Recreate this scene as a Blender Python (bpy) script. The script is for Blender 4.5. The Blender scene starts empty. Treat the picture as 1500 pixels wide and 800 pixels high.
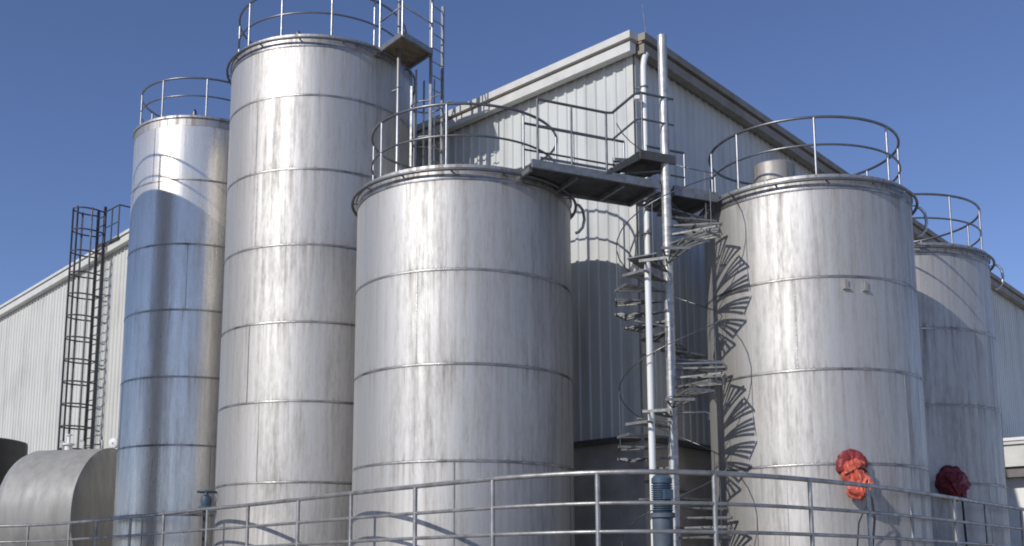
import bpy, math, random
from math import sin, cos, tan, pi, radians, sqrt, atan2
from mathutils import Vector, Matrix

random.seed(7)
S = bpy.context.scene
C = S.collection
E = 1.6                                   # eye height: z measured from the eye + E = height above ground

# ------------------------------------------------------------------ mesh helpers
class MB:
    """collects verts / faces of one mesh"""
    def __init__(s): s.v = []; s.f = []; s.m = []; s.sm = []
    def add(s, v, f, mi=0, smooth=False):
        o = len(s.v); s.v += [tuple(p) for p in v]
        s.f += [tuple(i + o for i in q) for q in f]
        s.m += [mi] * len(f); s.sm += [smooth] * len(f)
        return s
    def box(s, c, size, rz=0.0, mi=0):
        hx, hy, hz = size[0] / 2, size[1] / 2, size[2] / 2
        cr, sr = cos(rz), sin(rz)
        v = [(c[0] + x * cr - y * sr, c[1] + x * sr + y * cr, c[2] + z) for x, y, z in
             [(-hx,-hy,-hz),(hx,-hy,-hz),(hx,hy,-hz),(-hx,hy,-hz),(-hx,-hy,hz),(hx,-hy,hz),(hx,hy,hz),(-hx,hy,hz)]]
        return s.add(v, [(3,2,1,0),(4,5,6,7),(0,1,5,4),(1,2,6,5),(2,3,7,6),(3,0,4,7)], mi)
    def prism(s, poly, z0, z1, mi=0):
        n = len(poly)
        v = [(x, y, z0) for x, y in poly] + [(x, y, z1) for x, y in poly]
        f = [tuple(range(n - 1, -1, -1)), tuple(range(n, 2 * n))]
        f += [(i, (i + 1) % n, n + (i + 1) % n, n + i) for i in range(n)]
        return s.add(v, f, mi)
    def tube(s, path, r, seg=8, closed=False, mi=0, caps=True):
        P = [Vector(p) for p in path]; n = len(P)
        if not hasattr(r, '__len__'): r = [r] * n
        T = []
        for i in range(n):
            if closed: t = P[(i + 1) % n] - P[i - 1]
            else: t = P[min(i + 1, n - 1)] - P[max(i - 1, 0)]
            T.append(t.normalized())
        up = Vector((0, 0, 1)) if abs(T[0].z) < .9 else Vector((1, 0, 0))
        a = (up - T[0] * up.dot(T[0])).normalized()
        v = []
        for i in range(n):
            a = a - T[i] * a.dot(T[i])
            a.normalize(); b = T[i].cross(a)
            for k in range(seg):
                q = 2 * pi * k / seg
                v.append(P[i] + (a * cos(q) + b * sin(q)) * r[i])
        f = []
        for i in range(n if closed else n - 1):
            j = (i + 1) % n
            for k in range(seg):
                f.append((i*seg+k, i*seg+(k+1)%seg, j*seg+(k+1)%seg, j*seg+k))
        if closed:   # parallel transport may leave a small twist: acceptable for thin tubes
            pass
        s.add(v, f, mi, True)
        if caps and not closed:
            s.add(v[:seg], [tuple(range(seg - 1, -1, -1))], mi)
            s.add(v[-seg:], [tuple(range(seg))], mi)
        return s
    def lathe(s, prof, seg=48, c=(0, 0, 0), mi=0, M=None, smooth=True, cap0=False, cap1=False):
        v = []
        P2 = [prof[0]]; brk = set()           # hard corners of the profile get their own ring of vertices
        for i in range(1, len(prof)):
            P2.append(prof[i])
            if 0 < i < len(prof) - 1:
                a = Vector((prof[i][0] - prof[i-1][0], prof[i][1] - prof[i-1][1])); b = Vector((prof[i+1][0] - prof[i][0], prof[i+1][1] - prof[i][1]))
                if a.length > 1e-6 and b.length > 1e-6 and a.angle(b) > .6:
                    brk.add(len(P2) - 1); P2.append(prof[i])
        prof = P2
        for r, z in prof:
            for k in range(seg):
                q = 2 * pi * k / seg
                p = Vector((r * cos(q), r * sin(q), z))
                if M is not None: p = M @ p
                v.append((p.x + c[0], p.y + c[1], p.z + c[2]))
        f = []
        for i in range(len(prof) - 1):
            if i in brk: continue
            for k in range(seg):
                f.append((i*seg+k, i*seg+(k+1)%seg, (i+1)*seg+(k+1)%seg, (i+1)*seg+k))
        s.add(v, f, mi, smooth)
        if cap0: s.add(v[:seg], [tuple(range(seg - 1, -1, -1))], mi)
        if cap1: s.add(v[-seg:], [tuple(range(seg))], mi)
        return s
    def build(s, name, mat, parent=None, loc=None):
        me = bpy.data.meshes.new(name)
        me.from_pydata(s.v, [], s.f)
        mats = mat if isinstance(mat, (list, tuple)) else [mat]
        for m in mats: me.materials.append(m)
        me.polygons.foreach_set('material_index', s.m)
        me.polygons.foreach_set('use_smooth', s.sm)
        me.update()
        o = bpy.data.objects.new(name, me); C.objects.link(o)
        if parent is not None: o.parent = parent
        if loc is not None: o.location = loc
        return o

def thing(name, label, cat, loc=(0, 0, 0), rz=0, group=None):
    o = bpy.data.objects.new(name, None); C.objects.link(o)
    o.empty_display_size = .3
    o.location = loc; o.rotation_euler.z = rz
    o['label'] = label; o['category'] = cat
    if group: o['group'] = group
    return o
def ring(r, z, n=72, a0=0, a1=2 * pi, c=(0, 0)):
    full = abs(a1 - a0 - 2 * pi) < 1e-6
    return [(c[0] + r * cos(a0 + (a1 - a0) * i / (n if full else n - 1)), c[1] + r * sin(a0 + (a1 - a0) * i / (n if full else n - 1)), z) for i in range(n)]

# ------------------------------------------------------------------ materials
def newmat(name):
    m = bpy.data.materials.new(name); m.use_nodes = True
    nt = m.node_tree; b = nt.nodes['Principled BSDF']
    return m, nt, b
def N(nt, t, **kw):
    n = nt.nodes.new(t)
    for k, v in kw.items():
        if k in n.inputs: n.inputs[k].default_value = v
        else: setattr(n, k, v)
    return n
def ramp(nt, src, stops):
    r = nt.nodes.new('ShaderNodeValToRGB'); e = r.color_ramp.elements
    while len(e) < len(stops): e.new(.5)
    for i, (p, c) in enumerate(stops):
        e[i].position = p; e[i].color = (c if len(c) == 4 else (*c, 1))
    nt.links.new(src, r.inputs[0]); return r
def coords(nt, scale=(1, 1, 1), rnd=True):
    tc = nt.nodes.new('ShaderNodeTexCoord')
    mp = nt.nodes.new('ShaderNodeMapping'); mp.inputs['Scale'].default_value = scale
    nt.links.new(tc.outputs['Object'], mp.inputs[0])
    if rnd:
        oi = nt.nodes.new('ShaderNodeObjectInfo')
        mu = N(nt, 'ShaderNodeMath', operation='MULTIPLY'); mu.inputs[1].default_value = 57.0
        nt.links.new(oi.outputs['Random'], mu.inputs[0]); nt.links.new(mu.outputs[0], mp.inputs['Location'])
    return mp
def noise(nt, vec, scale, detail=4, rough=.55):
    n = nt.nodes.new('ShaderNodeTexNoise'); n.inputs['Scale'].default_value = scale
    n.inputs['Detail'].default_value = detail; n.inputs['Roughness'].default_value = rough
    nt.links.new(vec.outputs[0], n.inputs['Vector']); return n

def simple(name, col, rough=.5, metal=0.0, var=.12, scale=6, stretch=(1, 1, 1), bump=0.0, bscale=40, spec=None):
    m, nt, b = newmat(name)
    mp = coords(nt, stretch)
    n = noise(nt, mp, scale, 6)
    lo = tuple(max(0, c * (1 - var)) for c in col); hi = tuple(min(1, c * (1 + var)) for c in col)
    r = ramp(nt, n.outputs['Fac'], [(.3, lo), (.7, hi)])
    nt.links.new(r.outputs[0], b.inputs['Base Color'])
    b.inputs['Metallic'].default_value = metal
    rr = ramp(nt, n.outputs['Fac'], [(.3, (rough * 1.12,) * 3), (.7, (rough * .88,) * 3)])
    nt.links.new(rr.outputs[0], b.inputs['Roughness'])
    if bump:
        n2 = noise(nt, coords(nt, (1, 1, 1)), bscale, 5)
        bp = nt.nodes.new('ShaderNodeBump'); bp.inputs['Strength'].default_value = bump; bp.inputs['Distance'].default_value = .01
        nt.links.new(n2.outputs['Fac'], bp.inputs['Height']); nt.links.new(bp.outputs[0], b.inputs['Normal'])
    return m

def steel(name, col, rough, metal=.92, streak=1.0):
    m, nt, b = newmat(name)
    L = nt.links.new
    def math(op, x, y, z=None):
        n = nt.nodes.new('ShaderNodeMath'); n.operation = op
        for i, q in enumerate((x, y, z)):
            if q is None: continue
            if isinstance(q, (int, float)): n.inputs[i].default_value = q
            else: L(q, n.inputs[i])
        return n.outputs[0]
    st = noise(nt, coords(nt, (1, 1, .05)), 8, 6, .62).outputs['Fac']      # long vertical run marks
    fi = noise(nt, coords(nt, (1, 1, .025)), 48, 4, .65).outputs['Fac']    # fine brushing
    bl = noise(nt, coords(nt, (1, 1, .6)), 1.1, 5, .6).outputs['Fac']      # large dull patches
    cl = noise(nt, coords(nt, (1, 1, .22)), 20, 6, .7).outputs['Fac']      # broken, cloudy mill finish
    dr = noise(nt, coords(nt, (1, 1, .03)), 13, 3, .5).outputs['Fac']      # drips
    at = nt.nodes.new('ShaderNodeAttribute'); at.attribute_name = 'below'  # metres below the lap above
    fade = math('POWER', 2.718, math('MULTIPLY', at.outputs['Fac'], -2.6))
    tone = math('ADD', math('MULTIPLY', st, .48 * streak), math('ADD', math('MULTIPLY', bl, .20), math('MULTIPLY', cl, .32)))
    pa = nt.nodes.new('ShaderNodeAttribute'); pa.attribute_name = 'plate'
    tone = math('ADD', tone, math('MULTIPLY', pa.outputs['Fac'], .022))
    r = ramp(nt, tone, [(.34, tuple(c * .70 for c in col)), (.5, col), (.66, tuple(min(1, c * 1.16) for c in col))])
    drip = math('MULTIPLY', ramp(nt, dr, [(.50, (0, 0, 0)), (.66, (1, 1, 1))]).outputs[0], fade)
    heat = math('POWER', 2.718, math('MULTIPLY', at.outputs['Fac'], -40))
    dirt = math('MINIMUM', math('ADD', math('MULTIPLY', drip, .60), math('MULTIPLY', heat, .38)), 1.0)
    mx = nt.nodes.new('ShaderNodeMix'); mx.data_type = 'RGBA'
    L(dirt, mx.inputs[0]); L(r.outputs[0], mx.inputs[6]); mx.inputs[7].default_value = (col[0] * .52, col[1] * .47, col[2] * .42, 1)
    L(mx.outputs[2], b.inputs['Base Color'])
    b.inputs['Metallic'].default_value = metal
    rr = ramp(nt, tone, [(.34, (min(1, rough * 1.28),) * 3), (.66, (rough * .80,) * 3)])
    L(math('ADD', rr.outputs[0], math('MULTIPLY', dirt, .16)), b.inputs['Roughness'])
    h = math('ADD', math('MULTIPLY', st, 1.0), math('ADD', math('MULTIPLY', fi, .28), math('MULTIPLY', cl, .45)))
    bp = nt.nodes.new('ShaderNodeBump'); bp.inputs['Strength'].default_value = .55; bp.inputs['Distance'].default_value = .007
    L(h, bp.inputs['Height']); L(bp.outputs[0], b.inputs['Normal'])
    return m

M = {}
M['steel'] = steel('brushed_steel', (.50, .482, .456), .56, .76)
M['steel_smooth'] = steel('smooth_steel', (.74, .69, .61), .29, .70)
M['steel_dark'] = steel('shade_darkened_steel', (.10, .10, .10), .5, .3)  # tank's shade side put into the colour, so the slim tank mirrors a dark stripe
M['steel_roof'] = steel('roof_steel', (.52, .515, .51), .45)
M['weld'] = simple('weld_bead', (.33, .32, .31), .42, .85, .60, 2.6, (1, 1, .3), bump=.5, bscale=45)
M['pipe_dark'] = simple('dark_pipe', (.16, .165, .17), .5, .7, .2, 8)
M['rail_steel'] = simple('rail_steel', (.42, .415, .41), .36, .85, .2, 10)
M['rail_front'] = simple('scuffed_rail_steel', (.36, .35, .335), .44, .75, .35, 5, bump=.3, bscale=60)
M['rail_dull'] = simple('dull_rail_steel', (.20, .20, .205), .36, .8, .2, 10)
M['galv'] = simple('galvanised', (.27, .275, .275), .5, .7, .25, 9)
M['grating'] = simple('deck_plate', (.085, .085, .082), .65, .3, .25, 6)
M['plate'] = simple('checker_plate', (.20, .198, .19), .55, .5, .35, 8, bump=.4, bscale=60)
M['ladder'] = simple('dark_ladder_steel', (.08, .08, .082), .55, .5, .25, 8)
M['white_pipe'] = simple('white_pipe', (.72, .72, .69), .45, 0, .08, 5, (1, 1, .2))
M['column'] = simple('column_pipe', (.46, .455, .44), .45, .55, .32, 7, (1, 1, .8))
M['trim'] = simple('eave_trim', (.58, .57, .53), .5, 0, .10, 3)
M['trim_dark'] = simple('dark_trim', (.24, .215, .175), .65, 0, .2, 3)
M['trim_brown'] = simple('brown_trim', (.30, .24, .19), .7, 0, .25, 5)
M['soffit'] = simple('soffit_sheet', (.16, .15, .14), .7, 0, .12, 3)
M['roof'] = simple('roof_sheet', (.42, .43, .42), .5, .2, .1, 2)
M['concrete'] = simple('concrete', (.34, .325, .30), .85, 0, .2, 2.5, bump=.4, bscale=30)
M['render_wall'] = simple('base_masonry', (.40, .37, .335), .9, 0, .22, 2.2, bump=.3, bscale=25)
M['ground'] = simple('yard_ground', (.40, .375, .335), .9, 0, .2, .35, bump=.4, bscale=8)
M['htank'] = simple('painted_tank', (.29, .283, .268), .55, 0, .16, 5, (1, 1, .25), bump=.2, bscale=30)
M['black'] = simple('black_plastic', (.018, .018, .02), .5, 0, .3, 3)
M['blue'] = simple('blue_paint', (.05, .085, .12), .5, 0, .2, 6)
M['blue_grey'] = simple('blue_grey_paint', (.085, .105, .13), .55, 0, .25, 6)
M['red'] = simple('red_wrap', (.48, .09, .055), .5, 0, .45, 9, bump=.5, bscale=25)
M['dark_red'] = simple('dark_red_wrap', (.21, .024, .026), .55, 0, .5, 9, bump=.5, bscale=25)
M['rubber'] = simple('black_cable', (.02, .02, .02), .6, 0, .2, 5)
M['lamp_white'] = simple('white_lamp_body', (.78, .78, .76), .35, 0, .05, 5)
M['white_wall'] = simple('white_plaster', (.76, .75, .71), .8, 0, .07, 2, bump=.2)

def cladding(name, col):
    m, nt, b = newmat(name)
    st = noise(nt, coords(nt, (1, 1, .06)), 3.5, 6, .6)
    bl = noise(nt, coords(nt, (1, 1, 1)), .6, 4)
    a = N(nt, 'ShaderNodeMath', operation='MULTIPLY_ADD'); a.inputs[1].default_value = .6
    nt.links.new(st.outputs['Fac'], a.inputs[0])
    b2 = N(nt, 'ShaderNodeMath', operation='MULTIPLY'); b2.inputs[1].default_value = .4
    nt.links.new(bl.outputs['Fac'], b2.inputs[0]); nt.links.new(b2.outputs[0], a.inputs[2])
    r = ramp(nt, a.outputs[0], [(.3, tuple(c * .70 for c in col)), (.5, col), (.7, tuple(min(1, c * 1.06) for c in col))])
    nt.links.new(r.outputs[0], b.inputs['Base Color'])
    b.inputs['Roughness'].default_value = .5
    return m
M['clad'] = cladding('wall_cladding', (.55, .56, .535))
M['clad2'] = cladding('gable_cladding', (.56, .55, .505))

# ------------------------------------------------------------------ ground
g = MB().add([(-900, -900, 0), (900, -900, 0), (900, 900, 0), (-900, 900, 0)], [(0, 1, 2, 3)])
go = g.build('ground', M['ground']); go['kind'] = 'structure'

# ------------------------------------------------------------------ tanks
def belowv(mb, ztop, seams):
    """distance of every vertex below the next seam above it"""
    tops = sorted(seams) + [ztop]
    return [next((t - p[2] for t in tops if t >= p[2] - .021), 0.0) if True else 0 for p in mb.v]

def tank(name, label, X, Y, r, ztop, courses, rail_r, rail_top, rail_mid, post_angles, group, rim_pipe=True, weld_top=True, seed=1, rail_arc=None, mat='steel'):
    """X,Y centre; ztop = shell top above ground; courses = list of seam heights"""
    rnd = random.Random(seed)
    t = thing(name, label, 'steel tank', (X, Y, 0), 0, group)
    NS = 160
    # wavy plate: every course has its own slight dents
    ph = {}
    def wob(ci, q, z):
        if ci not in ph: ph[ci] = [(rnd.randint(4, 7), rnd.uniform(0, 6.28), .0022), (rnd.randint(9, 14), rnd.uniform(0, 6.28), .0014), (rnd.randint(17, 26), rnd.uniform(0, 6.28), .0007)]
        return sum(a * sin(k * q + p + .35 * z * ((k % 3) - 1)) for k, p, a in ph[ci])
    lv = sorted(courses); prev = 0.0; mb = MB()
    for ci, zz in enumerate(lv + [ztop]):
        lo = prev + (.02 if ci else 0); hi = zz - .02
        v = []; f = []
        for k in range(7):
            z = lo + (hi - lo) * k / 6
            for j in range(NS):
                q = 2 * pi * j / NS; rr = r + wob(ci, q, z)
                v.append((rr * cos(q), rr * sin(q), z))
        for i in range(6):
            for j in range(NS): f.append((i*NS+j, i*NS+(j+1)%NS, (i+1)*NS+(j+1)%NS, (i+1)*NS+j))
        mb.add(v, f, 0, True);
        for _ in range(2):                                # staggered upright plate joints
            q = rnd.uniform(0, 2 * pi)
            mb.box((r * cos(q), r * sin(q), (lo + hi) / 2), (.014, .016, hi - lo - .01), q, 1)
        if zz < ztop - 1e-6:
            mb.lathe([(r - .005, zz - .021), (r + .007, zz - .016), (r + .010, zz), (r + .007, zz + .016), (r - .005, zz + .021)], NS, mi=1)
        prev = zz
    sh = mb.build('shell', [M[mat], M['weld']], t)
    at = sh.data.attributes.new('below', 'FLOAT', 'POINT')
    at.data.foreach_set('value', belowv(mb, ztop, lv))
    pt = sh.data.attributes.new('plate', 'FLOAT', 'POINT'); tone_ = {}
    vals = []
    for p in mb.v:
        c = sum(1 for z in lv if z < p[2]); k = int(((atan2(p[1], p[0]) / (2 * pi)) % 1 + .37 * c) * 2) % 2
        vals.append(tone_.setdefault((c, k), rnd.uniform(-1, 1)))
    pt.data.foreach_set('value', vals)
    # knuckle + curb + roof cone
    kb = MB()
    kb.lathe([(r + .010, ztop - .035), (r + .016, ztop - .01), (r + .012, ztop + .012), (r + .004, ztop + .02)], 128, mi=1) if weld_top else None
    kb.lathe([(r + .003, ztop - .03), (r + .003, ztop + .15), (r + .03, ztop + .155), (r + .03, ztop + .205), (r - .02, ztop + .225), (r * .55, ztop + .42), (.02, ztop + .62)], 128)
    kb.build('roof', [M['steel_roof'], M['weld']], t)
    if rim_pipe:
        rp = MB().tube(ring(r + .095, ztop + .10, 96), .026, 8, True)
        po = rp.build('rim_pipe', M['pipe_dark'], t)
        for k in range(14):
            q = 2 * pi * (k + .35) / 14
            MB().box(((r + .05) * cos(q), (r + .05) * sin(q), ztop + .10), (.11, .03, .012), q).build('bracket', M['pipe_dark'], po)
    # guard railing
    if rail_r:
        a0, a1 = rail_arc if rail_arc else (0, 2 * pi)
        rb = MB()
        closed = rail_arc is None
        for zz, rd in ((rail_top, .024), (rail_mid, .019)):
            rb.tube(ring(rail_r, zz, 96, a0, a1), rd, 8, closed)
        ro = rb.build('guard_rail', M['rail_dull'], t)
        for q in post_angles:
            x, y = rail_r * cos(q), rail_r * sin(q)
            zb = ztop + .2 + .2 * (r - rail_r) / r
            p = MB().tube([(x, y, zb), (x, y, rail_top)], .021, 8)
            p.box((x, y, zb + .01), (.1, .1, .012), q)
            p.build('post', M['rail_steel'], ro)
    return t

def ang(pts): return [radians(a) for a in pts]
STL = 'stainless steel storage tanks'
T2C = [10.758 + E - 1.5 * k for k in range(1, 8)]
T1C = [10.377 + E - 1.5 * k for k in range(1, 8)]
T3C = [6.269 + E - 1.5 * k for k in range(1, 6)]
T4C = [6.244 + E - 1.5 * k for k in range(1, 6)]
t1 = tank('storage_tank', 'slim tall steel tank at left, blue-grey in shadow with a dark vertical streak',
     -7.357, 25.474, 1.64, 10.19 + E, T1C, 1.52, 11.36 + E, 10.93 + E, ang(range(5, 365, 40)), STL, rim_pipe=False, weld_top=False, seed=11, mat='steel_smooth')
t2 = tank('storage_tank', 'tallest steel tank with brown platform and caged ladder at its right side',
     -3.983, 22.14, 1.867, 10.30 + E, T2C, 1.75, 11.55 + E, 11.03 + E, ang((188, 222, 252, 285, 315, 345, 20, 55, 90, 125, 155)), STL, seed=12)
t3 = tank('storage_tank', 'wide lower steel tank in the middle, joined by the dark catwalk at its right rim',
     -.817, 18.62, 1.845, 6.269 + E, T3C, 1.62, 7.60 + E, 7.06 + E, ang((213, 262, 309, 350, 28, 66, 104, 140, 176)), STL, seed=13)
t4 = tank('storage_tank', 'wide steel tank with fan-shaped stair shadows and a bright red mixer',
     5.219, 18.977, 1.779, 6.244 + E, T4C, 1.64, 7.50 + E, 7.02 + E, ang((214, 262, 312, 350, 30, 72, 112, 150, 182)), STL, seed=14)
t5 = tank('storage_tank', 'partly hidden steel tank at far right, with dark red mixer in shade',
     8.099, 22.791, 1.844, 6.243 + E, T4C, 1.74, 7.48 + E, 6.99 + E, ang((175, 215, 255, 290, 330, 8, 50, 92, 134)), STL, seed=15)
t0 = tank('storage_tank', 'tall dark steel tank beyond the left edge of the photo that shades the slim tank',
     -12.05, 19.68, 1.70, 11.1 + E, T2C, 1.6, 12.2 + E, 11.7 + E, ang(range(10, 370, 40)), STL, seed=16, mat='steel_dark')

# small vents on tank roofs
def vent(t, x, y, z, r, h):
    MB().lathe([(r * .7, 0), (r * .7, h * .5), (r, h * .5), (r, h * .8), (r * .3, h)], 16, (x, y, z), cap1=True).build('vent', M['pipe_dark'], t)
vent(t2, -.25, -1.45, 10.5 + E, .055, .3)
vent(t1, .05, -1.2, 10.4 + E, .05, .34)
vent(t3, .02, -1.3, 6.5 + E, .05, .22)
# tank 4: shiny manway drum on the roof
dr = MB().lathe([(.335, .22), (.35, .24), (.35, .56), (.33, .585), (.10, .66), (.02, .67)], 40, (-.67, -.62, 6.45 + E)).build('manway_drum', M['steel'], t4)
MB().lathe([(.42, .0), (.42, .13), (.40, .15), (.40, .21), (.30, .22)], 40, (-.67, -.62, 6.42 + E)).build('collar', M['pipe_dark'], dr)
for q in range(8):
    a = q * pi / 4 + .2
    MB().tube([(-.67 + .45 * cos(a), -.62 + .45 * sin(a), 6.45 + E), (-.67 + .45 * cos(a), -.62 + .45 * sin(a), 6.66 + E)], .015, 6).build('bolt', M['rail_steel'], dr)
# lugs on tank 4
for (qa, z) in ((273.5, 4.62), (284, 4.60)):
    q = radians(qa)
    MB().box((1.80 * cos(q), 1.80 * sin(q), z + E), (.03, .05, .14), q).box((1.80 * cos(q), 1.80 * sin(q), z + E - .08), (.05, .12, .02), q).build('lug', M['steel'], t4)
# tank 3: pipe loop at right side of rim, manway low on the left
q = radians(2)
lp = [(1.94 * cos(q + a), 1.94 * sin(q + a), z + E) for a, z in ((-.12, 6.37), (-.05, 6.36))]
def side_loop(t, qa, R, ztop, name='spray_pipe'):
    q = radians(qa); c, s = cos(q), sin(q)
    P = [(R, ztop), (R + .07, ztop - .02), (R + .14, ztop - .12), (R + .16, ztop - .28), (R + .13, ztop - .42), (R + .06, ztop - .5), (R + .0, ztop - .52)]
    MB().tube([(a * c, a * s, z) for a, z in P], .026, 8).build(name, M['rail_steel'], t)
side_loop(t3, -8, 1.93, 6.36 + E); side_loop(t5, -20, 1.93, 6.34 + E); side_loop(t4, -14, 1.86, 6.34 + E)
def manway(t, R, qa, z, rr):
    q = radians(qa)
    Mx = Matrix.Translation((R * cos(q), R * sin(q), z)) @ Matrix.Rotation(q, 4, 'Z') @ Matrix.Rotation(pi / 2, 4, 'Y')
    o = MB().lathe([(rr, -.06), (rr, .10), (rr + .05, .10), (rr + .05, .14), (rr + .02, .15), (rr * .5, .19), (.01, .20)], 36, M=Mx).build('manway', M['steel_roof'], t)

# side mixers: flange on the shell, drive wrapped in a crumpled sheet tied round it
from mathutils import noise as mn
def wrapped(prof, M_, seed, amp=.06, seg=48, n=44):
    """lathe with folds and creases: a sheet pulled round a motor"""
    mb = MB(); v = []; f = []
    zs = [prof[0][0] + (prof[-1][0] - prof[0][0]) * i / n for i in range(n + 1)]
    for z in zs:
        for i in range(len(prof) - 1):
            if prof[i][0] <= z <= prof[i+1][0] + 1e-9:
                t = (z - prof[i][0]) / (prof[i+1][0] - prof[i][0]); r = prof[i][1] + (prof[i+1][1] - prof[i][1]) * t; break
        for k in range(seg):
            q = 2 * pi * k / seg
            p = Vector((cos(q) * 1.5, sin(q) * 1.5, z * 3.2 + seed))
            d = abs(mn.noise(p)) * 2.2 - .5 + .8 * abs(mn.noise(p * 2.3)) - .3 + .15 * mn.noise(p * 6)
            rr = max(.01, r * (1 + .0) + amp * d * min(1, r / .08))
            v.append(M_ @ Vector((rr * cos(q), rr * sin(q), z + .02 * mn.noise(p * 1.3))))
    for i in range(n):
        for k in range(seg): f.append((i*seg+k, i*seg+(k+1)%seg, (i+1)*seg+(k+1)%seg, (i+1)*seg+k))
    f.append(tuple(range(seg - 1, -1, -1))); f.append(tuple(n * seg + k for k in range(seg)))
    mb.add(v, f, 0, False)
    return mb
def mixer(t, base, axis, m_ring, m_body, rf, prof, seed):
    z = Vector(axis).normalized()
    rad = Vector((base[0], base[1], 0)).normalized()
    Rf = Matrix.Translation(base) @ rad.to_track_quat('Z', 'Y').to_matrix().to_4x4()
    fl = wrapped([(-.06, rf), (.03, rf * 1.02), (.10, rf * .96), (.13, rf * .80), (.14, rf * .3)], Rf, seed + 5, .035, n=16)
    fo = fl.build('mixer_flange', m_ring, t)
    Mb = Matrix.Translation(Vector(base) + rad * .07) @ z.to_track_quat('Z', 'Y').to_matrix().to_4x4()
    dv = wrapped(prof, Mb, seed).build('wrapped_drive', m_body, fo)
    tz = prof[-1][0] * .32
    MB().tube([Mb @ Vector((.165 * cos(a), .165 * sin(a), tz + .02 * sin(3 * a))) for a in [k * pi / 10 for k in range(20)]], .012, 6, True).build('tie_cord', M['rubber'], fo)
    tip = Mb @ Vector((.05, .05, prof[-1][0] - .06))
    return tip, fo
tip, fo = mixer(t4, (.03, -1.779, 1.74 + E), (.10, -.42, -.90), M['dark_red'], M['red'], .235, [(0, .16), (.08, .20), (.20, .17), (.26, .145), (.36, .175), (.46, .17), (.55, .12), (.60, .05)], 1.0)
MB().tube([tip, tip + Vector((.06, -.05, -.10)), tip + Vector((.10, 0, -.4)), tip + Vector((.05, .08, -1.0)), tip + Vector((.09, .1, -1.6))], .018, 6).build('cable', M['rubber'], fo)
MB().tube([tip, tip + Vector((.02, -.05, -.10)), tip + Vector((-.14, 0, -.45)), tip + Vector((-.18, .08, -1.0)), tip + Vector((-.12, .1, -1.6))], .012, 6).build('cable', M['rubber'], fo)
tip, fo = mixer(t5, (.16, -1.837, 1.78 + E), (-.10, -.80, -.50), M['dark_red'], M['dark_red'], .30, [(0, .22), (.10, .27), (.22, .24), (.32, .20), (.42, .17), (.50, .10), (.53, .05)], 4.0)  # drive takes the darker red: its shade is put into the wrap colour
MB().tube([tip, tip + Vector((-.02, -.03, -.12)), tip + Vector((.0, 0, -.5)), tip + Vector((.06, .1, -1.2)), tip + Vector((.05, .1, -1.7))], .02, 6).build('cable', M['rubber'], fo)

# ------------------------------------------------------------------ hall and its walls
COR = Vector((2.28, 19.38, 0))
DL = Vector((-.705, .709, 0)).normalized(); NL = Vector((-.709, -.705, 0)).normalized()
DR = Vector((.631, .776, 0)).normalized(); NR = Vector((.776, -.631, 0)).normalized()
def ribbed(P0, d, n, L, z0, z1, pitch=.25, top=None):
    """trapezoidal profiled sheet along d, outward normal n; top(s) overrides z1"""
    mb = MB(); prof = []
    s = 0.0
    while s < L:
        for ds, h in ((0, 0), (pitch * .62, 0), (pitch * .70, .028), (pitch * .90, .028)):
            if s + ds < L: prof.append((s + ds, h))
        s += pitch
    prof.append((L, 0))
    v = []; f = []
    for s, h in prof:
        p = P0 + d * s + n * h
        zt = top(s) if top else z1
        v += [(p.x, p.y, z0), (p.x, p.y, zt)]
    for i in range(len(prof) - 1):
        f.append((2*i, 2*i+2, 2*i+3, 2*i+1))
    # back sheet gives the wall thickness
    a, b = P0 - n * .12, P0 + d * L - n * .12
    o = len(v)
    v += [(a.x, a.y, z0), (a.x, a.y, top(0) if top else z1), (b.x, b.y, z0), (b.x, b.y, top(L) if top else z1)]
    f += [(o, o+1, o+3, o+2), (0, 1, o+1, o), (2*len(prof)-2, o+2, o+3, 2*len(prof)-1)]
    return mb.add(v, f)
def beam(P0, d, n, s0, s1, o0, o1, z0, z1, mi=0, zf=None, mb=None):
    """box running along d between s0..s1, out from o0..o1 along n, heights z0..z1 (zf(s) adds slope)"""
    mb = mb or MB(); v = []
    for s in (s0, s1):
        dz = zf(s) if zf else 0
        for o, z in ((o0, z0), (o1, z0), (o1, z1), (o0, z1)):
            p = P0 + d * s + n * o
            v.append((p.x, p.y, z + dz))
    return mb.add(v, [(0,1,2,3), (7,6,5,4), (0,4,5,1), (1,5,6,2), (2,6,7,3), (3,7,4,0)], mi)

hall = thing('industrial_hall', 'pale ribbed metal hall whose corner rises behind the catwalk', 'building', (COR.x, COR.y, 0))
O = Vector((0, 0, 0))
LL, LR = 13.2, 60.0
ZB, ZE = 2.5 + E, 9.62 + E
ribbed(O, DL, NL, LL, ZB, ZE).build('wall', M['clad'], hall)
ribbed(O, DR, NR, LR, ZB, ZE).build('wall', M['clad'], hall)
beam(O, DL, NL, -.0, LL, -.25, -.05, 0, ZB - .03).build('base_wall', M['render_wall'], hall)
beam(O, DR, NR, .22, LR, -.25, -.05, 0, ZB - .03).build('base_wall', M['render_wall'], hall)
lip = MB(); beam(O, DL, NL, .06, LL, -.10, .10, ZB - .10, ZB - .005, mb=lip); beam(O, DR, NR, .06, LR, -.10, .10, ZB - .10, ZB - .005, mb=lip)
lip.build('drip_flashing', M['pipe_dark'], hall)
ct = MB(); beam(O, DL, NL, -.005, .15, .03, .036, ZB, ZE, mb=ct); beam(O, DR, NR, -.005, .15, .03, .036, ZB, ZE, mb=ct)
ct.build('corner_trim', M['trim'], hall)
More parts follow.
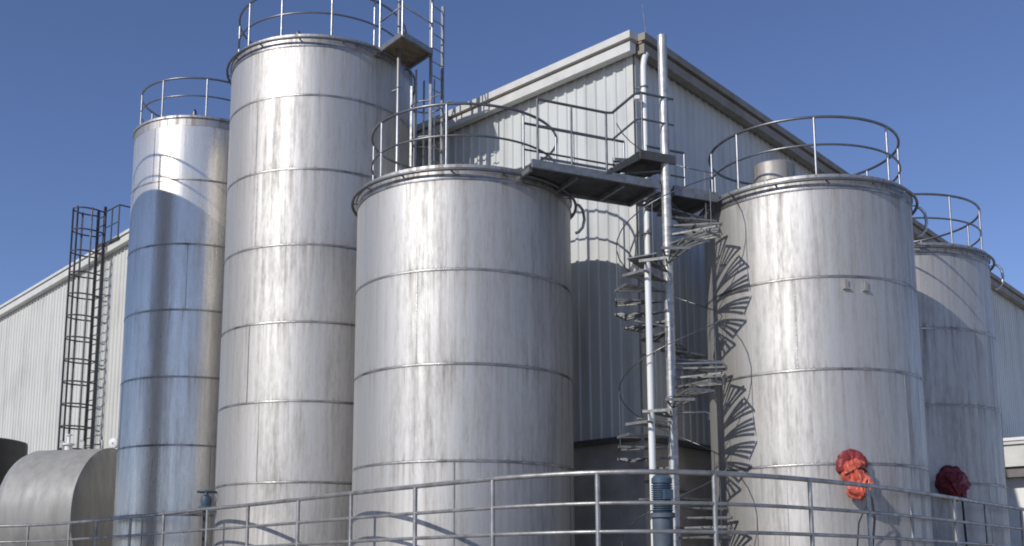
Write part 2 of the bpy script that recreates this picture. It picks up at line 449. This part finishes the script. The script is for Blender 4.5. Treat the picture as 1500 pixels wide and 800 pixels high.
# eaves: gutter box and roof edge above it, soffit below
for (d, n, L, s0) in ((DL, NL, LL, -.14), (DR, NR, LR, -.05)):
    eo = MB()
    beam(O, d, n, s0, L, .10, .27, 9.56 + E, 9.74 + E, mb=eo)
    beam(O, d, n, s0 - .02, L, .06, .23, 9.752 + E, 9.79 + E, mi=1, mb=eo)  # brown strip between gutter box and roof edge
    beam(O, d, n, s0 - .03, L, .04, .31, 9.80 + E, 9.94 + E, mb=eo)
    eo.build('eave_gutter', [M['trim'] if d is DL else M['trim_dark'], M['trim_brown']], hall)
    beam(O, d, n, 0, L, -.1, .098, 9.60 + E, 9.70 + E).build('soffit', M['soffit'], hall)
# hipped low roof
p = [O + NL * .05 + NR * .05, DL * LL, DR * LR]
far = DL * LL + DR * LR
rz0, rz1 = 9.93 + E, 10.35 + E
inn = DL * 6.6 + DR * 6.6
rv = [(p[0].x, p[0].y, rz0), (p[1].x, p[1].y, rz0), (far.x, far.y, rz0), (p[2].x, p[2].y, rz0),
      (inn.x, inn.y, rz1), ((DL*6.6 + DR*(LR-6.6)).x, (DL*6.6 + DR*(LR-6.6)).y, rz1)]
MB().add(rv, [(0, 4, 1), (0, 3, 5, 4), (3, 2, 5), (1, 4, 5, 2)]).build('roof', M['roof'], hall)
bw = MB(); beam(DR * LR, DL, NL, 0, LL, -.1, 0, 0, ZE, mb=bw); beam(DL * LL, DR, NR, 0, LR, -.1, 0, 0, ZE, mb=bw)
bw.build('rear_wall', M['clad'], hall)
def W(x, y, z): return (x - COR.x, y - COR.y, z + E)
dp = MB().tube([W(2.50, 19.27, 9.58), W(2.46, 19.24, 9.45), W(2.44, 19.22, 9.3), W(2.44, 19.22, -1.5)], .055, 12)
dpo = dp.build('downpipe', M['white_pipe'], hall)
for z in (8.9, 8.25, 6.1, 3.9, 1.9):
    MB().tube([W(2.44 + .068*cos(a), 19.22 + .068*sin(a), z) for a in [k*pi/6 for k in range(12)]], .014, 6, True).box(W(2.36, 19.26, z), (.16, .03, .03)).build('pipe_clamp', M['galv'], dpo)
MB().tube([W(2.60, 19.75, 9.9), W(2.58, 19.7, 10.1), W(2.50, 19.62, 10.75)], [.014, .011, .006], 6).build('lightning_rod', M['galv'], hall)
# wall lamp bracket on the corner
MB().tube([W(2.40, 19.33, 8.62), W(2.30, 19.10, 8.63)], .02, 6).box(W(2.29, 19.08, 8.63), (.09, .09, .07)).build('bracket', M['lamp_white'], hall)

# gabled building to the left, same wall plane
GS = 13.6
GP = COR + DL * GS
gab = thing('gabled_building', 'sunlit cream metal building with sloping roof edge at far left behind the dark caged ladder', 'building', (GP.x, GP.y, 0))
apex = 3.6
def gtop(s): return (10.92 - .0595 * abs(s - apex)) + E
gl = 30.0
ribbed(O, DL, NL, gl, 0, 0, .25, top=lambda s: gtop(s) - .12).build('wall', M['clad2'], gab)
rk = MB()
for (a, b) in ((-.15, apex), (apex, gl)):
    beam(O, DL, NL, a, b, .03, .22, -.30, -.08, zf=gtop, mb=rk)
    beam(O, DL, NL, a, b, .0, .27, -.06, .03, zf=gtop, mb=rk)
rk.build('rake_trim', M['trim'], gab)
rf = MB()
B = -NL * 30
for (a, b) in ((-.2, apex), (apex, gl)):
    q = [DL * a, DL * b, DL * b + B, DL * a + B]; zz = [gtop(a), gtop(b), gtop(b), gtop(a)]
    rf.add([(p.x, p.y, z + .035) for p, z in zip(q, zz)], [(0, 1, 2, 3)])
rf.build('roof', M['roof'], gab)
sd = MB(); beam(DL * gl, -NL, DL, 0, 30, -.1, 0, 0, gtop(gl) - .1, mb=sd); beam(O, -NL, DL, .15, 30, 0, .1, 0, gtop(0) - .1, mb=sd)
sd.build('side_wall', M['clad2'], gab)

# annex at the right
AP = COR + DR * 16.9
an = thing('annex', 'low white annex with a pale fascia at the right edge beside the far right tank', 'building', (AP.x, AP.y, 0))
def rect(s0, s1, o0, o1): return [tuple((DR * s + NR * o).xy) for s, o in ((s0, o0), (s0, o1), (s1, o1), (s1, o0))]
MB().prism(rect(0, 9, .06, 6), 0, 2.76 + E).build('wall', M['white_wall'], an)
fa = MB(); fa.prism(rect(-.55, 9.5, .06, 6.5), 3.05 + E, 3.66 + E); fa.prism(rect(-.62, 9.6, .06, 6.57), 3.664 + E, 3.76 + E)
fa.build('fascia', M['trim'], an)
MB().prism(rect(-.66, 9.6, .06, 6.62), 3.764 + E, 3.85 + E).build('roof', M['white_wall'], an)
MB().prism(rect(-.45, 9.4, .06, 6.4), 2.764 + E, 3.046 + E).build('soffit', M['soffit'], an)

# ------------------------------------------------------------------ ladders
def caged_ladder(name, label, P, out, z0, z1, cage0, mat, width=.46, cage_top=None, thick=1.0, depth=.72, bars=5, hoop_step=.9, rung_step=.3, cage_r=None):
    """P = plan point of the ladder centre, out = unit vector away from the wall"""
    out = Vector((out[0], out[1], 0)).normalized(); side = Vector((-out.y, out.x, 0))
    t = thing(name, label, 'ladder', (P[0], P[1], 0))
    cage_top = cage_top or z1
    for s in (-1, 1):
        p = side * (s * width / 2)
        MB().box((p.x, p.y, (z0 + z1) / 2), (.065 * thick, .03 * thick, z1 - z0), atan2(out.y, out.x)).build('side_rail', mat, t)
    z = z0 + .2
    while z < z1 - .1:
        MB().tube([tuple(side * (-width / 2) + Vector((0, 0, z))), tuple(side * (width / 2) + Vector((0, 0, z)))], .014 * thick, 6).build('rung', mat, t)
        z += rung_step
    R = width / 2 + .10
    def hp(k, n): 
        a = -pi / 2 - .35 + (pi + .7) * k / n
        w = (depth / 2) ; c = out * (depth / 2 - .03)
        return c + out * (w * cos(a)) + side * (R * sin(a))
    cg = MB()
    z = cage0
    while z <= cage_top + .01:
        pts = [tuple(side * (-width / 2) + Vector((0, 0, z)))] + [tuple(hp(k, 14) + Vector((0, 0, z))) for k in range(15)] + [tuple(side * (width / 2) + Vector((0, 0, z)))]
        cg.tube(pts, .018 * thick, 6)
        z += hoop_step
    for k in range(bars):
        p = hp(1.5 + 11 * k / (bars - 1), 14)
        cg.box((p.x, p.y, (cage0 + cage_top) / 2), (.04 * thick, .025 * thick, cage_top - cage0), atan2(p.y, p.x))
    cg.build('safety_cage', mat, t)
    z = z0 + 1.2
    while z < min(z1 - 1.2, 12.0):
        br = MB()
        for s in (-1, 1):
            a = side * (s * width / 2); b = a - out * .28
            br.tube([(a.x, a.y, z), (b.x, b.y, z)], .015, 6)
        br.build('wall_bracket', mat, t)
        z += 2.4
    return t, side, out
lp_ = COR + DL * 21.75 + NL * .30
lad, sd_, ou_ = caged_ladder('caged_ladder', 'dark caged ladder climbing the sunlit cream gable wall to its roof edge', (lp_.x, lp_.y), NL, 2.2, 11.9 + E, 4.2, M['ladder'], width=.5, cage_top=11.75 + E, bars=4, depth=.95, thick=1.4, hoop_step=.7)
# top platform stepping over on to the roof
pf = MB()
def LP(a, o, z): p = sd_ * a + ou_ * o; return (p.x, p.y, z)
zt = 10.62 + E
v = [LP(a, o, z) for z in (zt, zt + .07) for a, o in ((-.32, .0), (1.25, .0), (1.25, -.9), (-.32, -.9))]
pf.add(v, [(3,2,1,0), (4,5,6,7), (0,1,5,4), (1,2,6,5), (2,3,7,6), (3,0,4,7)])
pl = pf.build('platform', M['ladder'], lad)
hr = MB()
for (o) in (.0, -.9):
    hr.tube([LP(.27, o, zt + 1.1), LP(1.25, o, zt + 1.1)], .024, 6); hr.tube([LP(.27, o, zt + .55), LP(1.25, o, zt + .55)], .018, 6)
hr.tube([LP(1.25, 0, zt + 1.1), LP(1.25, -.9, zt + 1.1)], .024, 6)
hr.build('handrail', M['ladder'], pl)
for (a, o) in ((.27, 0), (1.25, 0), (.27, -.9), (1.25, -.9), (.76, 0)):
    MB().tube([LP(a, o, zt + .05), LP(a, o, zt + 1.1)], .026, 6).build('post', M['ladder'], pl)
MB().box(LP(.2, .55, 5.35), (.5, .05, .06), .2).build('floodlight_arm', M['ladder'], lad)

# ladder and platform of the tallest tank
P2 = (-1.50, 21.12)
l2, s2, o2 = caged_ladder('caged_ladder', 'pale caged ladder with brown platform at the right side of the tallest tank', P2, (-.8, .6), .3, 11.62 + E, 2.8, M['galv'], cage_top=10.15 + E, bars=5, width=.36, hoop_step=.75, depth=.62)
q = [(-2.62, 20.80), (-2.10, 20.12), (-1.58, 20.86), (-2.08, 21.50)]
pp = MB().prism([(x - P2[0], y - P2[1]) for x, y in q], 10.42 + E, 10.47 + E)
plat = pp.build('platform', simple('brown_plate', (.17, .135, .09), .7, .2, .3, 6), l2)
fr = MB()
for i in range(4):
    a, b = q[i], q[(i + 1) % 4]
    L = sqrt((b[0]-a[0])**2 + (b[1]-a[1])**2)
    fr.box(((a[0]+b[0])/2 - P2[0], (a[1]+b[1])/2 - P2[1], 10.43 + E), (L, .05, .11), atan2(b[1]-a[1], b[0]-a[0]))
fr.build('edge_angle', M['galv'], plat)
pr_ = MB()
hp_ = [(q[0], 11.55), (q[1], 11.55), (q[2], 11.55), (q[2], 11.03), (q[1], 11.03), (q[0], 11.03)]
pr_.tube([(a[0]-P2[0], a[1]-P2[1], z + E) for a, z in hp_], .02, 6, True)
pr_.build('handrail', M['galv'], plat)
for (x, y) in q[:3]:
    MB().tube([(x-P2[0], y-P2[1], 10.4 + E), (x-P2[0], y-P2[1], 11.6 + E)], .022, 6).build('post', M['rail_steel'], plat)

# standing pipe in front of the tallest tank
rp = thing('riser_pipe', 'thin bright riser pipe standing against the right side of the tallest tank', 'pipe', (-2.23, 20.72, 0))
MB().tube([(0, 0, 0), (0, 0, 12.6 + E), (.05, .1, 12.75 + E), (.2, .5, 12.8 + E)], .04, 10).build('pipe', M['rail_steel'], rp)
for z in (2, 4.5, 7, 9.2, 11.2):
    MB().tube([(.045*cos(a), .045*sin(a), z) for a in [k*pi/5 for k in range(10)]], .012, 6, True).box((-.06, .10, z), (.03, .2, .03), .9).build('pipe_clamp', M['galv'], rp)

# ------------------------------------------------------------------ catwalk between the two front tanks
U = Vector((.905, .425, 0)).normalized(); V = Vector((-U.y, U.x, 0))     # along, and away from the camera
A0 = Vector((.38, 16.60, 0))
cw = thing('catwalk', 'dark grating catwalk with steps linking the middle tank to the spiral stair and right tank', 'walkway', (A0.x, A0.y, 0))
DZ = 6.45 + E; LZ = 6.90 + E; WD = .98
def cb(a0, a1, b0, b1, z0, z1, mb=None):
    mb = mb or MB()
    v = []
    for z in (z0, z1):
        for a, b in ((a0, b0), (a1, b0), (a1, b1), (a0, b1)):
            p = U * a + V * b; v.append((p.x, p.y, z))
    return mb.add(v, [(3,2,1,0), (4,5,6,7), (0,1,5,4), (1,2,6,5), (2,3,7,6), (3,0,4,7)])
for a0, a1 in ((-.05, .80), (.803, 1.66), (1.663, 2.30)):
    cb(a0, a1, .05, WD - .05, DZ - .045, DZ).build('deck', M['grating'], cw)
cb(2.62, 3.52, .12, WD - .05, DZ - .045, DZ).build('deck', M['grating'], cw)
be = MB()
cb(-.05, 2.30, 0, .048, DZ - .09, DZ + .045, be); cb(-.05, 2.30, WD - .048, WD, DZ - .10, DZ + .02, be)
cb(2.62, 3.52, .07, .118, DZ - .13, DZ + .04, be); cb(2.62, 3.52, WD - .048, WD, DZ - .13, DZ + .04, be)
for a in (-.05, .78, 1.64, 2.25, 2.62, 3.45): cb(a, a + .05, .12, WD - .05, DZ - .12, DZ - .047, be)
be.build('edge_beam', M['galv'], cw)
# two steps and the landing beside the stair head
sp_ = MB()
for i in range(1, 4):
    cb(1.22 + .17 * i, 1.22 + .17 * i + .2, .03, .74, DZ + .112 * i, DZ + .112 * i + .03, sp_)
for b in (.0, .74): 
    v = []
    for bb in (b, b + .03):
        for a, z in ((1.25, DZ + .0), (1.35, DZ + .0), (1.98, LZ - .06), (1.98, LZ + .03), (1.88, LZ + .03)):
            p = U * a + V * bb; v.append((p.x, p.y, z))
    sp_.add(v, [(4,3,2,1,0), (5,6,7,8,9), (0,1,6,5), (1,2,7,6), (2,3,8,7), (3,4,9,8), (4,0,5,9)])
sp_.build('steps', M['grating'], cw)
ld = cb(1.90, 2.58, -.02, .76, LZ - .05, LZ); cb(1.90, 2.58, -.06, -.022, LZ - .10, LZ + .05, ld)
ld.build('landing', M['grating'], cw)
def CP(a, b, z): p = U * a + V * b; return (p.x, p.y, z)
rb = MB()
for h, r_ in ((1.06, .023), (.60, .018)):
    rb.tube([CP(.05, .02, DZ + h), CP(1.30, .02, DZ + h), CP(1.42, .02, DZ + h + .02), CP(1.86, .0, LZ + h - .02), CP(1.96, -.03, LZ + h), CP(2.58, -.03, LZ + h)], r_, 8)
    rb.tube([CP(.25, WD - .02, DZ + h), CP(2.2, WD - .02, DZ + h)], r_, 8)
    rb.tube([CP(2.66, WD - .02, DZ + h), CP(3.45, WD - .02, DZ + h)], r_, 8)
cb(.1, 1.3, .012, .022, DZ + .065, DZ + .11, rb)
ro = rb.build('guard_rail', M['pipe_dark'], cw)
for (a, b, z0, z1) in ((.05, .02, DZ, DZ + 1.06), (.66, .02, DZ, DZ + 1.06), (1.30, .02, DZ, DZ + 1.06), (1.96, -.03, LZ, LZ + 1.06), (2.45, -.03, LZ, LZ + 1.06),
                       (.25, WD - .02, DZ, DZ + 1.06), (1.2, WD - .02, DZ, DZ + 1.06), (2.2, WD - .02, DZ, DZ + 1.06), (2.66, WD - .02, DZ, DZ + 1.06), (3.08, WD - .02, DZ, DZ + 1.06), (3.45, WD - .02, DZ, DZ + 1.06)):
    MB().tube([CP(a, b, z0), CP(a, b, z1)], .019, 8).build('post', M['rail_steel'] if z0 == DZ and b > .5 else M['pipe_dark'], ro)

pl_ = thing('support_post', 'thin bright steel post with a small sheet cap standing left of the spiral stair column', 'post', (2.165, 17.12, 0))
MB().tube([(0, 0, 0), (0, 0, 4.98 + E)], .052, 14).build('pole', M['white_pipe'], pl_)
MB().add([(-.34, -.10, 4.99 + E), (.12, -.16, 5.06 + E), (.20, .24, 4.97 + E), (-.06, .30, 4.94 + E), (-.34, -.10, 5.01 + E), (.12, -.16, 5.08 + E), (.20, .24, 4.99 + E), (-.06, .30, 4.96 + E)],
         [(3,2,1,0), (4,5,6,7), (0,1,5,4), (1,2,6,5), (2,3,7,6), (3,0,4,7)]).build('sheet_cap', M['galv'], pl_)
for z in (4.0, 2.45, 1.2):
    MB().tube([(-.22, -.04, z + E), (.36, .48, z + E + .02)], .016, 6).build('tie_bar', M['rail_steel'], pl_)

# ------------------------------------------------------------------ spiral staircase
SP = (2.57, 17.66)
ss = thing('spiral_staircase', 'grey spiral staircase winding round a tall bright column between the two front tanks', 'staircase', (SP[0], SP[1], 0))
MB().tube([(0, 0, 0), (0, 0, 9.10 + E)], .078, 20).build('column', M['column'], ss)
R1 = .86; RISE = .16; TURN = 2.4
def tang(z): return radians(312) + (z - (5.4 + E)) / TURN * 2 * pi       # direction of the tread at height z
nt_ = int((6.9 + E) / RISE)
w = 2 * pi * RISE / TURN
tread = MB()
ang0 = w * .62
prof = [(.085 * cos(a), .085 * sin(a)) for a in (-ang0 * 1.0, ang0 * 1.0)]
outer = [(R1 * cos(a), R1 * sin(a)) for a in (ang0, ang0 * .5, 0, -ang0 * .5, -ang0)]
poly = [(.08, -.05)] + outer[::-1] + [(.08, .05)]
for fr_ in (-1, -.36, .28, .92):                      # open tread: radial bars inside a thin frame
    a0_ = ang0 * fr_; a1_ = a0_ + ang0 * .17
    if fr_ > .9: a0_, a1_ = ang0 * .86, ang0
    tread.prism([(.078 * cos(a0_), .078 * sin(a0_) * 1.0), (R1 * cos(a0_), R1 * sin(a0_)), (R1 * cos(a1_), R1 * sin(a1_)), (.078 * cos(a1_), .078 * sin(a1_))], -.03, 0)
tread.prism([(R1, R1 * tan(-ang0)), (R1 + .012, R1 * tan(-ang0)), (R1 + .012, R1 * tan(ang0)), (R1, R1 * tan(ang0))], -.04, .004)
tread.prism([(.42, .42 * tan(-ang0)), (.46, .46 * tan(-ang0)), (.46, .46 * tan(ang0)), (.42, .42 * tan(ang0))], -.028, -.003)
tread.lathe([(.0785, -.05), (.0825, -.05), (.0825, .012), (.0785, .012)], 16, mi=1)
tr0 = None
for k in range(1, nt_ + 1):
    z = k * RISE
    if tr0 is None:
        tr0 = tread.build('tread', [M['plate'], M['column']], ss); o = tr0
    else:
        o = tr0.copy(); C.objects.link(o); o.parent = ss
    o.location = (0, 0, z); o.rotation_euler.z = tang(z)
hr = MB()
zs_ = [.16 + .1 * i for i in range(int((6.75 + E) / .1))]
hro = hr.tube([((R1 - .02) * cos(tang(z)), (R1 - .02) * sin(tang(z)), z + .92) for z in zs_], .0095, 6).build('handrail', M['rail_dull'], ss)
bal = MB().tube([(R1 - .02, 0, -.02), (R1 - .02, 0, .92)], .0065, 6); b0 = None
for k in range(2, nt_ + 1, 3):
    if b0 is None: b0 = bal.build('baluster', M['rail_dull'], hro); o = b0
    else: o = b0.copy(); C.objects.link(o); o.parent = hro
    o.location = (0, 0, k * RISE); o.rotation_euler.z = tang(k * RISE)
for z, x1 in ((3.42, .82), (3.20, .76), (2.62, .52)):
    MB().tube([(.08, -.02, z + E), (x1, -.10, z + E), (x1 + .05, -.08, z + E - .03), (x1 + .06, -.05, z + E - .12)], .022, 8).build('brace_pipe', M['rail_steel'], ss)

# ------------------------------------------------------------------ bund wall and its curved railing
RP = [(-22, 27.6), (-18, 27.5), (-15, 27.3), (-13, 27.1), (-11.5, 26.6), (-10.1, 25.5), (-8.55, 23.9), (-7.65, 22.95), (-6.9, 22.1), (-6.05, 21.1), (-5.25, 20.25), (-4.55, 19.5), (-3.5, 18.25),
      (-2.46, 17.0), (-1.38, 15.78), (-.24, 14.58), (.43, 14.08), (1.05, 13.78), (1.76, 13.70), (2.53, 13.93), (3.27, 14.36), (3.97, 14.90), (5.09, 15.92), (6.08, 17.02), (7.28, 18.45), (9.6, 21.3), (11.5, 23.6), (14.0, 26.6)]
def catmull(P, n=8):
    out = []
    for i in range(len(P) - 1):
        p0, p1, p2, p3 = [Vector(P[max(0, min(len(P) - 1, j))]) for j in (i - 1, i, i + 1, i + 2)]
        for k in range(n):
            t = k / n
            out.append(.5 * ((2 * p1) + (p2 - p0) * t + (2*p0 - 5*p1 + 4*p2 - p3) * t*t + (3*p1 - p0 - 3*p2 + p3) * t**3))
    out.append(Vector(P[-1])); return out
Q = catmull(RP)
for _ in range(6):
    Q = [Q[0]] + [(Q[i-1] + Q[i] * 2 + Q[i+1]) / 4 for i in range(1, len(Q) - 1)] + [Q[-1]]
bt = .20 + E
bw = MB(); v = []; n = len(Q)
for i in range(n):
    t = (Q[min(i+1, n-1)] - Q[max(i-1, 0)]).normalized(); nn = Vector((-t.y, t.x))
    for off, z in ((-.14, 0), (-.14, bt - .02), (-.12, bt), (.12, bt), (.14, bt - .02), (.14, 0)):
        p = Q[i] + nn * off; v.append((p.x, p.y, z))
f = [(i*6+k, (i+1)*6+k, (i+1)*6+k+1, i*6+k+1) for i in range(n - 1) for k in range(5)]
f += [(0,1,2,3,4,5), tuple((n-1)*6 + k for k in (5,4,3,2,1,0))]
bo = bw.add(v, f).build('bund_wall', M['concrete'])
bo['label'] = 'low curved concrete bund wall carrying the railing in front of the tanks'; bo['category'] = 'wall'
rl = thing('railing', 'curved three-bar steel railing running across the foreground below the tanks', 'railing', (1.76, 13.7, 0))
rb = MB()
for z, r_ in ((1.30, .033), (.92, .025), (.57, .025)):
    rb.tube([(p.x - 1.76, p.y - 13.7, z + E) for p in Q], r_, 10)
ro = rb.build('rail', M['rail_front'], rl)
posts = [(-18.5, 27.5), (-16.7, 27.4), (-14.9, 27.3), (-13.2, 27.1), (-11.6, 26.6), (-10.1, 25.5), (-9.0, 24.4), (-8.0, 23.3), (-6.9, 22.1), (-5.65, 20.7), (-4.60, 19.55), (-3.53, 18.28), (-2.46, 17.0), (-1.38, 15.78), (-.24, 14.58), (1.05, 13.78), (2.53, 13.93), (3.97, 14.90), (5.12, 15.95), (6.10, 17.05), (7.26, 18.43), (8.5, 19.95), (9.8, 21.55), (11.2, 23.2), (12.6, 24.9)]
for (x, y) in posts:
    b = min(Q, key=lambda p: (p.x - x) ** 2 + (p.y - y) ** 2)
    pb = MB().tube([(b.x - 1.76, b.y - 13.7, bt), (b.x - 1.76, b.y - 13.7, 1.30 + E)], .031, 10)
    pb.box((b.x - 1.76, b.y - 13.7, bt + .008), (.13, .13, .016), .6)
    pb.build('post', M['rail_front'], ro)

# ------------------------------------------------------------------ horizontal tank, black tank
HC = Vector((-10.62, 29.5, 0)); HA = Vector((-.98, .198, 0)).normalized(); HR = 1.80; HZ = 1.66 + E
ht = thing('horizontal_tank', 'weathered beige horizontal tank with a dark shaded end at lower left', 'horizontal tank', (HC.x, HC.y, 0))
Mh = Matrix.Translation((0, 0, HZ)) @ HA.to_track_quat('Z', 'Y').to_matrix().to_4x4()
HLEN = 2.0
MB().lathe([(HR, 0), (HR, .5), (HR + .004, .52), (HR, .54), (HR, 1.6), (HR + .004, 1.62), (HR, 1.64), (HR, HLEN)], 96, M=Mh).build('body', M['htank'], ht)
capp = [(HR, 0), (HR * .97, -.05), (HR * .85, -.11), (HR * .66, -.16), (HR * .4, -.20), (.02, -.22)]
capd = [(HR, 0), (HR * .96, -.18), (HR * .85, -.36), (HR * .66, -.52), (HR * .4, -.64), (.02, -.70)]
MB().lathe([(HR - .001, .02), (HR + .012, .015), (HR + .012, -.01)] + capp, 96, M=Mh).build('end_cap', M['htank'], ht)
MB().lathe([(a, HLEN - b) for a, b in capd], 96, M=Mh).build('end_cap', M['htank'], ht)
for s in (.45, HLEN - .45):
    p = HA * s
    MB().box((p.x, p.y, (HZ - HR * .7) / 2), (.35, HR * 1.5, HZ - HR * .7), atan2(HA.y, HA.x)).build('saddle', M['concrete'], ht)
p = HA * 1.35
MB().lathe([(.10, 0), (.10, .16), (.16, .16), (.16, .2), (.05, .21), (.04, .42), (.09, .42), (.09, .45), (.01, .46)], 16, (p.x, p.y, HZ + HR - .02)).build('valve', M['lamp_white'], ht)
for s in (.35, .9, 1.5):
    p = HA * s
    MB().tube([(p.x, p.y, HZ + HR - .02), (p.x, p.y, HZ + HR + .22), (p.x - .1, p.y + .05, HZ + HR + .26)], .03, 8).build('pipe_stub', M['galv'], ht)
bk = thing('black_tank', 'black plastic water tank at the left edge behind the beige horizontal tank', 'water tank', (-15.6, 32.1, .0))
MB().lathe([(1.42, 0), (1.42, 3.2), (1.45, 3.22), (1.45, 3.32), (1.42, 3.34), (1.42, 5.5), (1.40, 5.58), (1.2, 5.63), (.3, 5.66)], 64, cap1=True).build('body', M['black'], bk)
MB().lathe([(.32, 5.65), (.32, 5.72), (.02, 5.75)], 32).build('lid', M['black'], bk)

# floodlight by the slim tank
fl = thing('floodlight', 'small round white floodlight above the horizontal tank end, left of the slim tank', 'lamp', (-10.28, 28.55, 0))
MB().tube([(-.05, .75, 3.43 + E), (-.03, .5, 3.52 + E), (.0, .12, 3.52 + E)], .022, 6).build('bracket', M['pipe_dark'], fl)
Ml = Matrix.Translation((0, 0, 3.50 + E)) @ Vector((-.2, -.95, -.1)).to_track_quat('Z', 'Y').to_matrix().to_4x4()
MB().lathe([(.02, -.12), (.09, -.11), (.135, -.02), (.14, .03), (.12, .06), (.02, .08)], 24, M=Ml).build('lamp_head', M['lamp_white'], fl)

# ------------------------------------------------------------------ blue pump motor at the stair foot, blue valve on the left
bp = thing('pump_motor', 'blue vertical pump motor standing behind the railing at the foot of the spiral stair', 'pump', (2.15, 16.0, 0))
MB().lathe([(.2, 0), (.2, .04), (.10, .06), (.10, .9), (.17, .92), (.17, .97)], 24, cap0=True).build('pedestal', M['galv'], bp)
MB().lathe([(.17, .975), (.15, 1.0), (.14, 1.3), (.145, 1.9), (.15, 2.45), (.18, 2.46), (.18, 2.52)], 28).build('pump_casing', M['blue_grey'], bp)
pr = [(.17, 2.525), (.13, 2.54)]
for k in range(12):
    z = 2.56 + k * .032
    pr += [(.155, z), (.155, z + .012), (.128, z + .015), (.128, z + .03)]
pr += [(.15, 2.95), (.15, 3.02), (.11, 3.06), (.02, 3.07)]
mo = MB().lathe(pr, 28).build('motor', M['blue'], bp)
MB().box((.06, -.15, 2.78), (.13, .10, .14), .3).build('terminal_box', M['blue'], mo)
MB().lathe([(.05, 0), (.05, .07), (.03, .08)], 12, (0, 0, 3.06), cap1=True).build('eye_cap', M['black'], mo)
vp = thing('valve', 'blue handwheel valve on a dark post in front of the slim and tallest tanks', 'valve', (-5.85, 21.30, 0))
MB().tube([(0, 0, 0), (0, 0, 2.92)], .055, 12).build('post', M['black'], vp)
MB().lathe([(.08, 2.925), (.15, 2.94), (.15, 2.98), (.09, 3.0), (.11, 3.1), (.09, 3.18), (.04, 3.2), (.03, 3.3), (.01, 3.31)], 20).build('valve_body', M['blue'], vp)
hw = MB().tube(ring(.17, 3.27, 24), .018, 8, True).tube([(-.17, 0, 3.27), (.17, 0, 3.27)], .012, 6).tube([(0, -.17, 3.27), (0, .17, 3.27)], .012, 6)
hw.build('handwheel', M['blue'], vp)
MB().tube([(-.35, -.03, 2.86), (.42, .05, 2.94)], .03, 10).build('cross_pipe', M['rail_steel'], vp)

# ------------------------------------------------------------------ camera
cam = bpy.data.cameras.new('camera'); co = bpy.data.objects.new('camera', cam); C.objects.link(co)
co.location = (0, 0, E)
cam.sensor_width = 36; cam.sensor_fit = 'HORIZONTAL'
cam.lens = 1629.54 / 1500 * 36
cam.shift_y = (576.45 - 400) / 1500
pitch, roll = .165353, .003623
F_ = Vector((0, cos(pitch), sin(pitch))); U_ = Vector((0, -sin(pitch), cos(pitch))); R_ = Vector((1, 0, 0))
R2 = R_ * cos(roll) + U_ * sin(roll) * 1.0
U2 = -R_ * sin(roll) + U_ * cos(roll)
# image x = X cos - Y sin : the camera axes are turned by -roll about the view axis
Rr = R_ * cos(roll) - U_ * sin(roll); Uu = R_ * sin(roll) + U_ * cos(roll)
co.matrix_world = Matrix(((Rr.x, Uu.x, -F_.x, 0), (Rr.y, Uu.y, -F_.y, 0), (Rr.z, Uu.z, -F_.z, E), (0, 0, 0, 1)))
cam.clip_end = 4000
S.camera = co

# ------------------------------------------------------------------ light
AZ, EL = radians(45.5), radians(32)
trav = Vector((sin(AZ) * cos(EL), cos(AZ) * cos(EL), -sin(EL)))
sl = bpy.data.lights.new('sun', 'SUN'); so = bpy.data.objects.new('sun', sl); C.objects.link(so)
sl.energy = 3.3; sl.angle = radians(.5); sl.color = (1, .965, .91)
so.rotation_euler = trav.to_track_quat('-Z', 'Y').to_euler(); so.location = (-30, -30, 40)
w = bpy.data.worlds.new('World'); S.world = w; w.use_nodes = True
nt = w.node_tree; bg = nt.nodes['Background']
sky = nt.nodes.new('ShaderNodeTexSky'); sky.sky_type = 'NISHITA'; sky.sun_disc = False
sky.sun_elevation = EL; sky.sun_rotation = atan2(-trav.x, -trav.y)
sky.air_density = .85; sky.dust_density = .05; sky.ozone_density = 4.2; sky.altitude = 0
tint = nt.nodes.new('ShaderNodeMix'); tint.data_type = 'RGBA'; tint.blend_type = 'MULTIPLY'; tint.inputs[0].default_value = 1
tint.inputs[7].default_value = (1.08, .99, 1.12, 1)      # slightly violet, very clear air
nt.links.new(sky.outputs[0], tint.inputs[6]); nt.links.new(tint.outputs[2], bg.inputs[0]); bg.inputs[1].default_value = .099
S.view_settings.view_transform = 'Standard'; S.view_settings.look = 'None'
S.view_settings.exposure = .10; S.view_settings.gamma = 1; S.view_settings.use_curve_mapping = False
S.cycles.filter_width = 1.9
S.cycles.max_bounces = 8
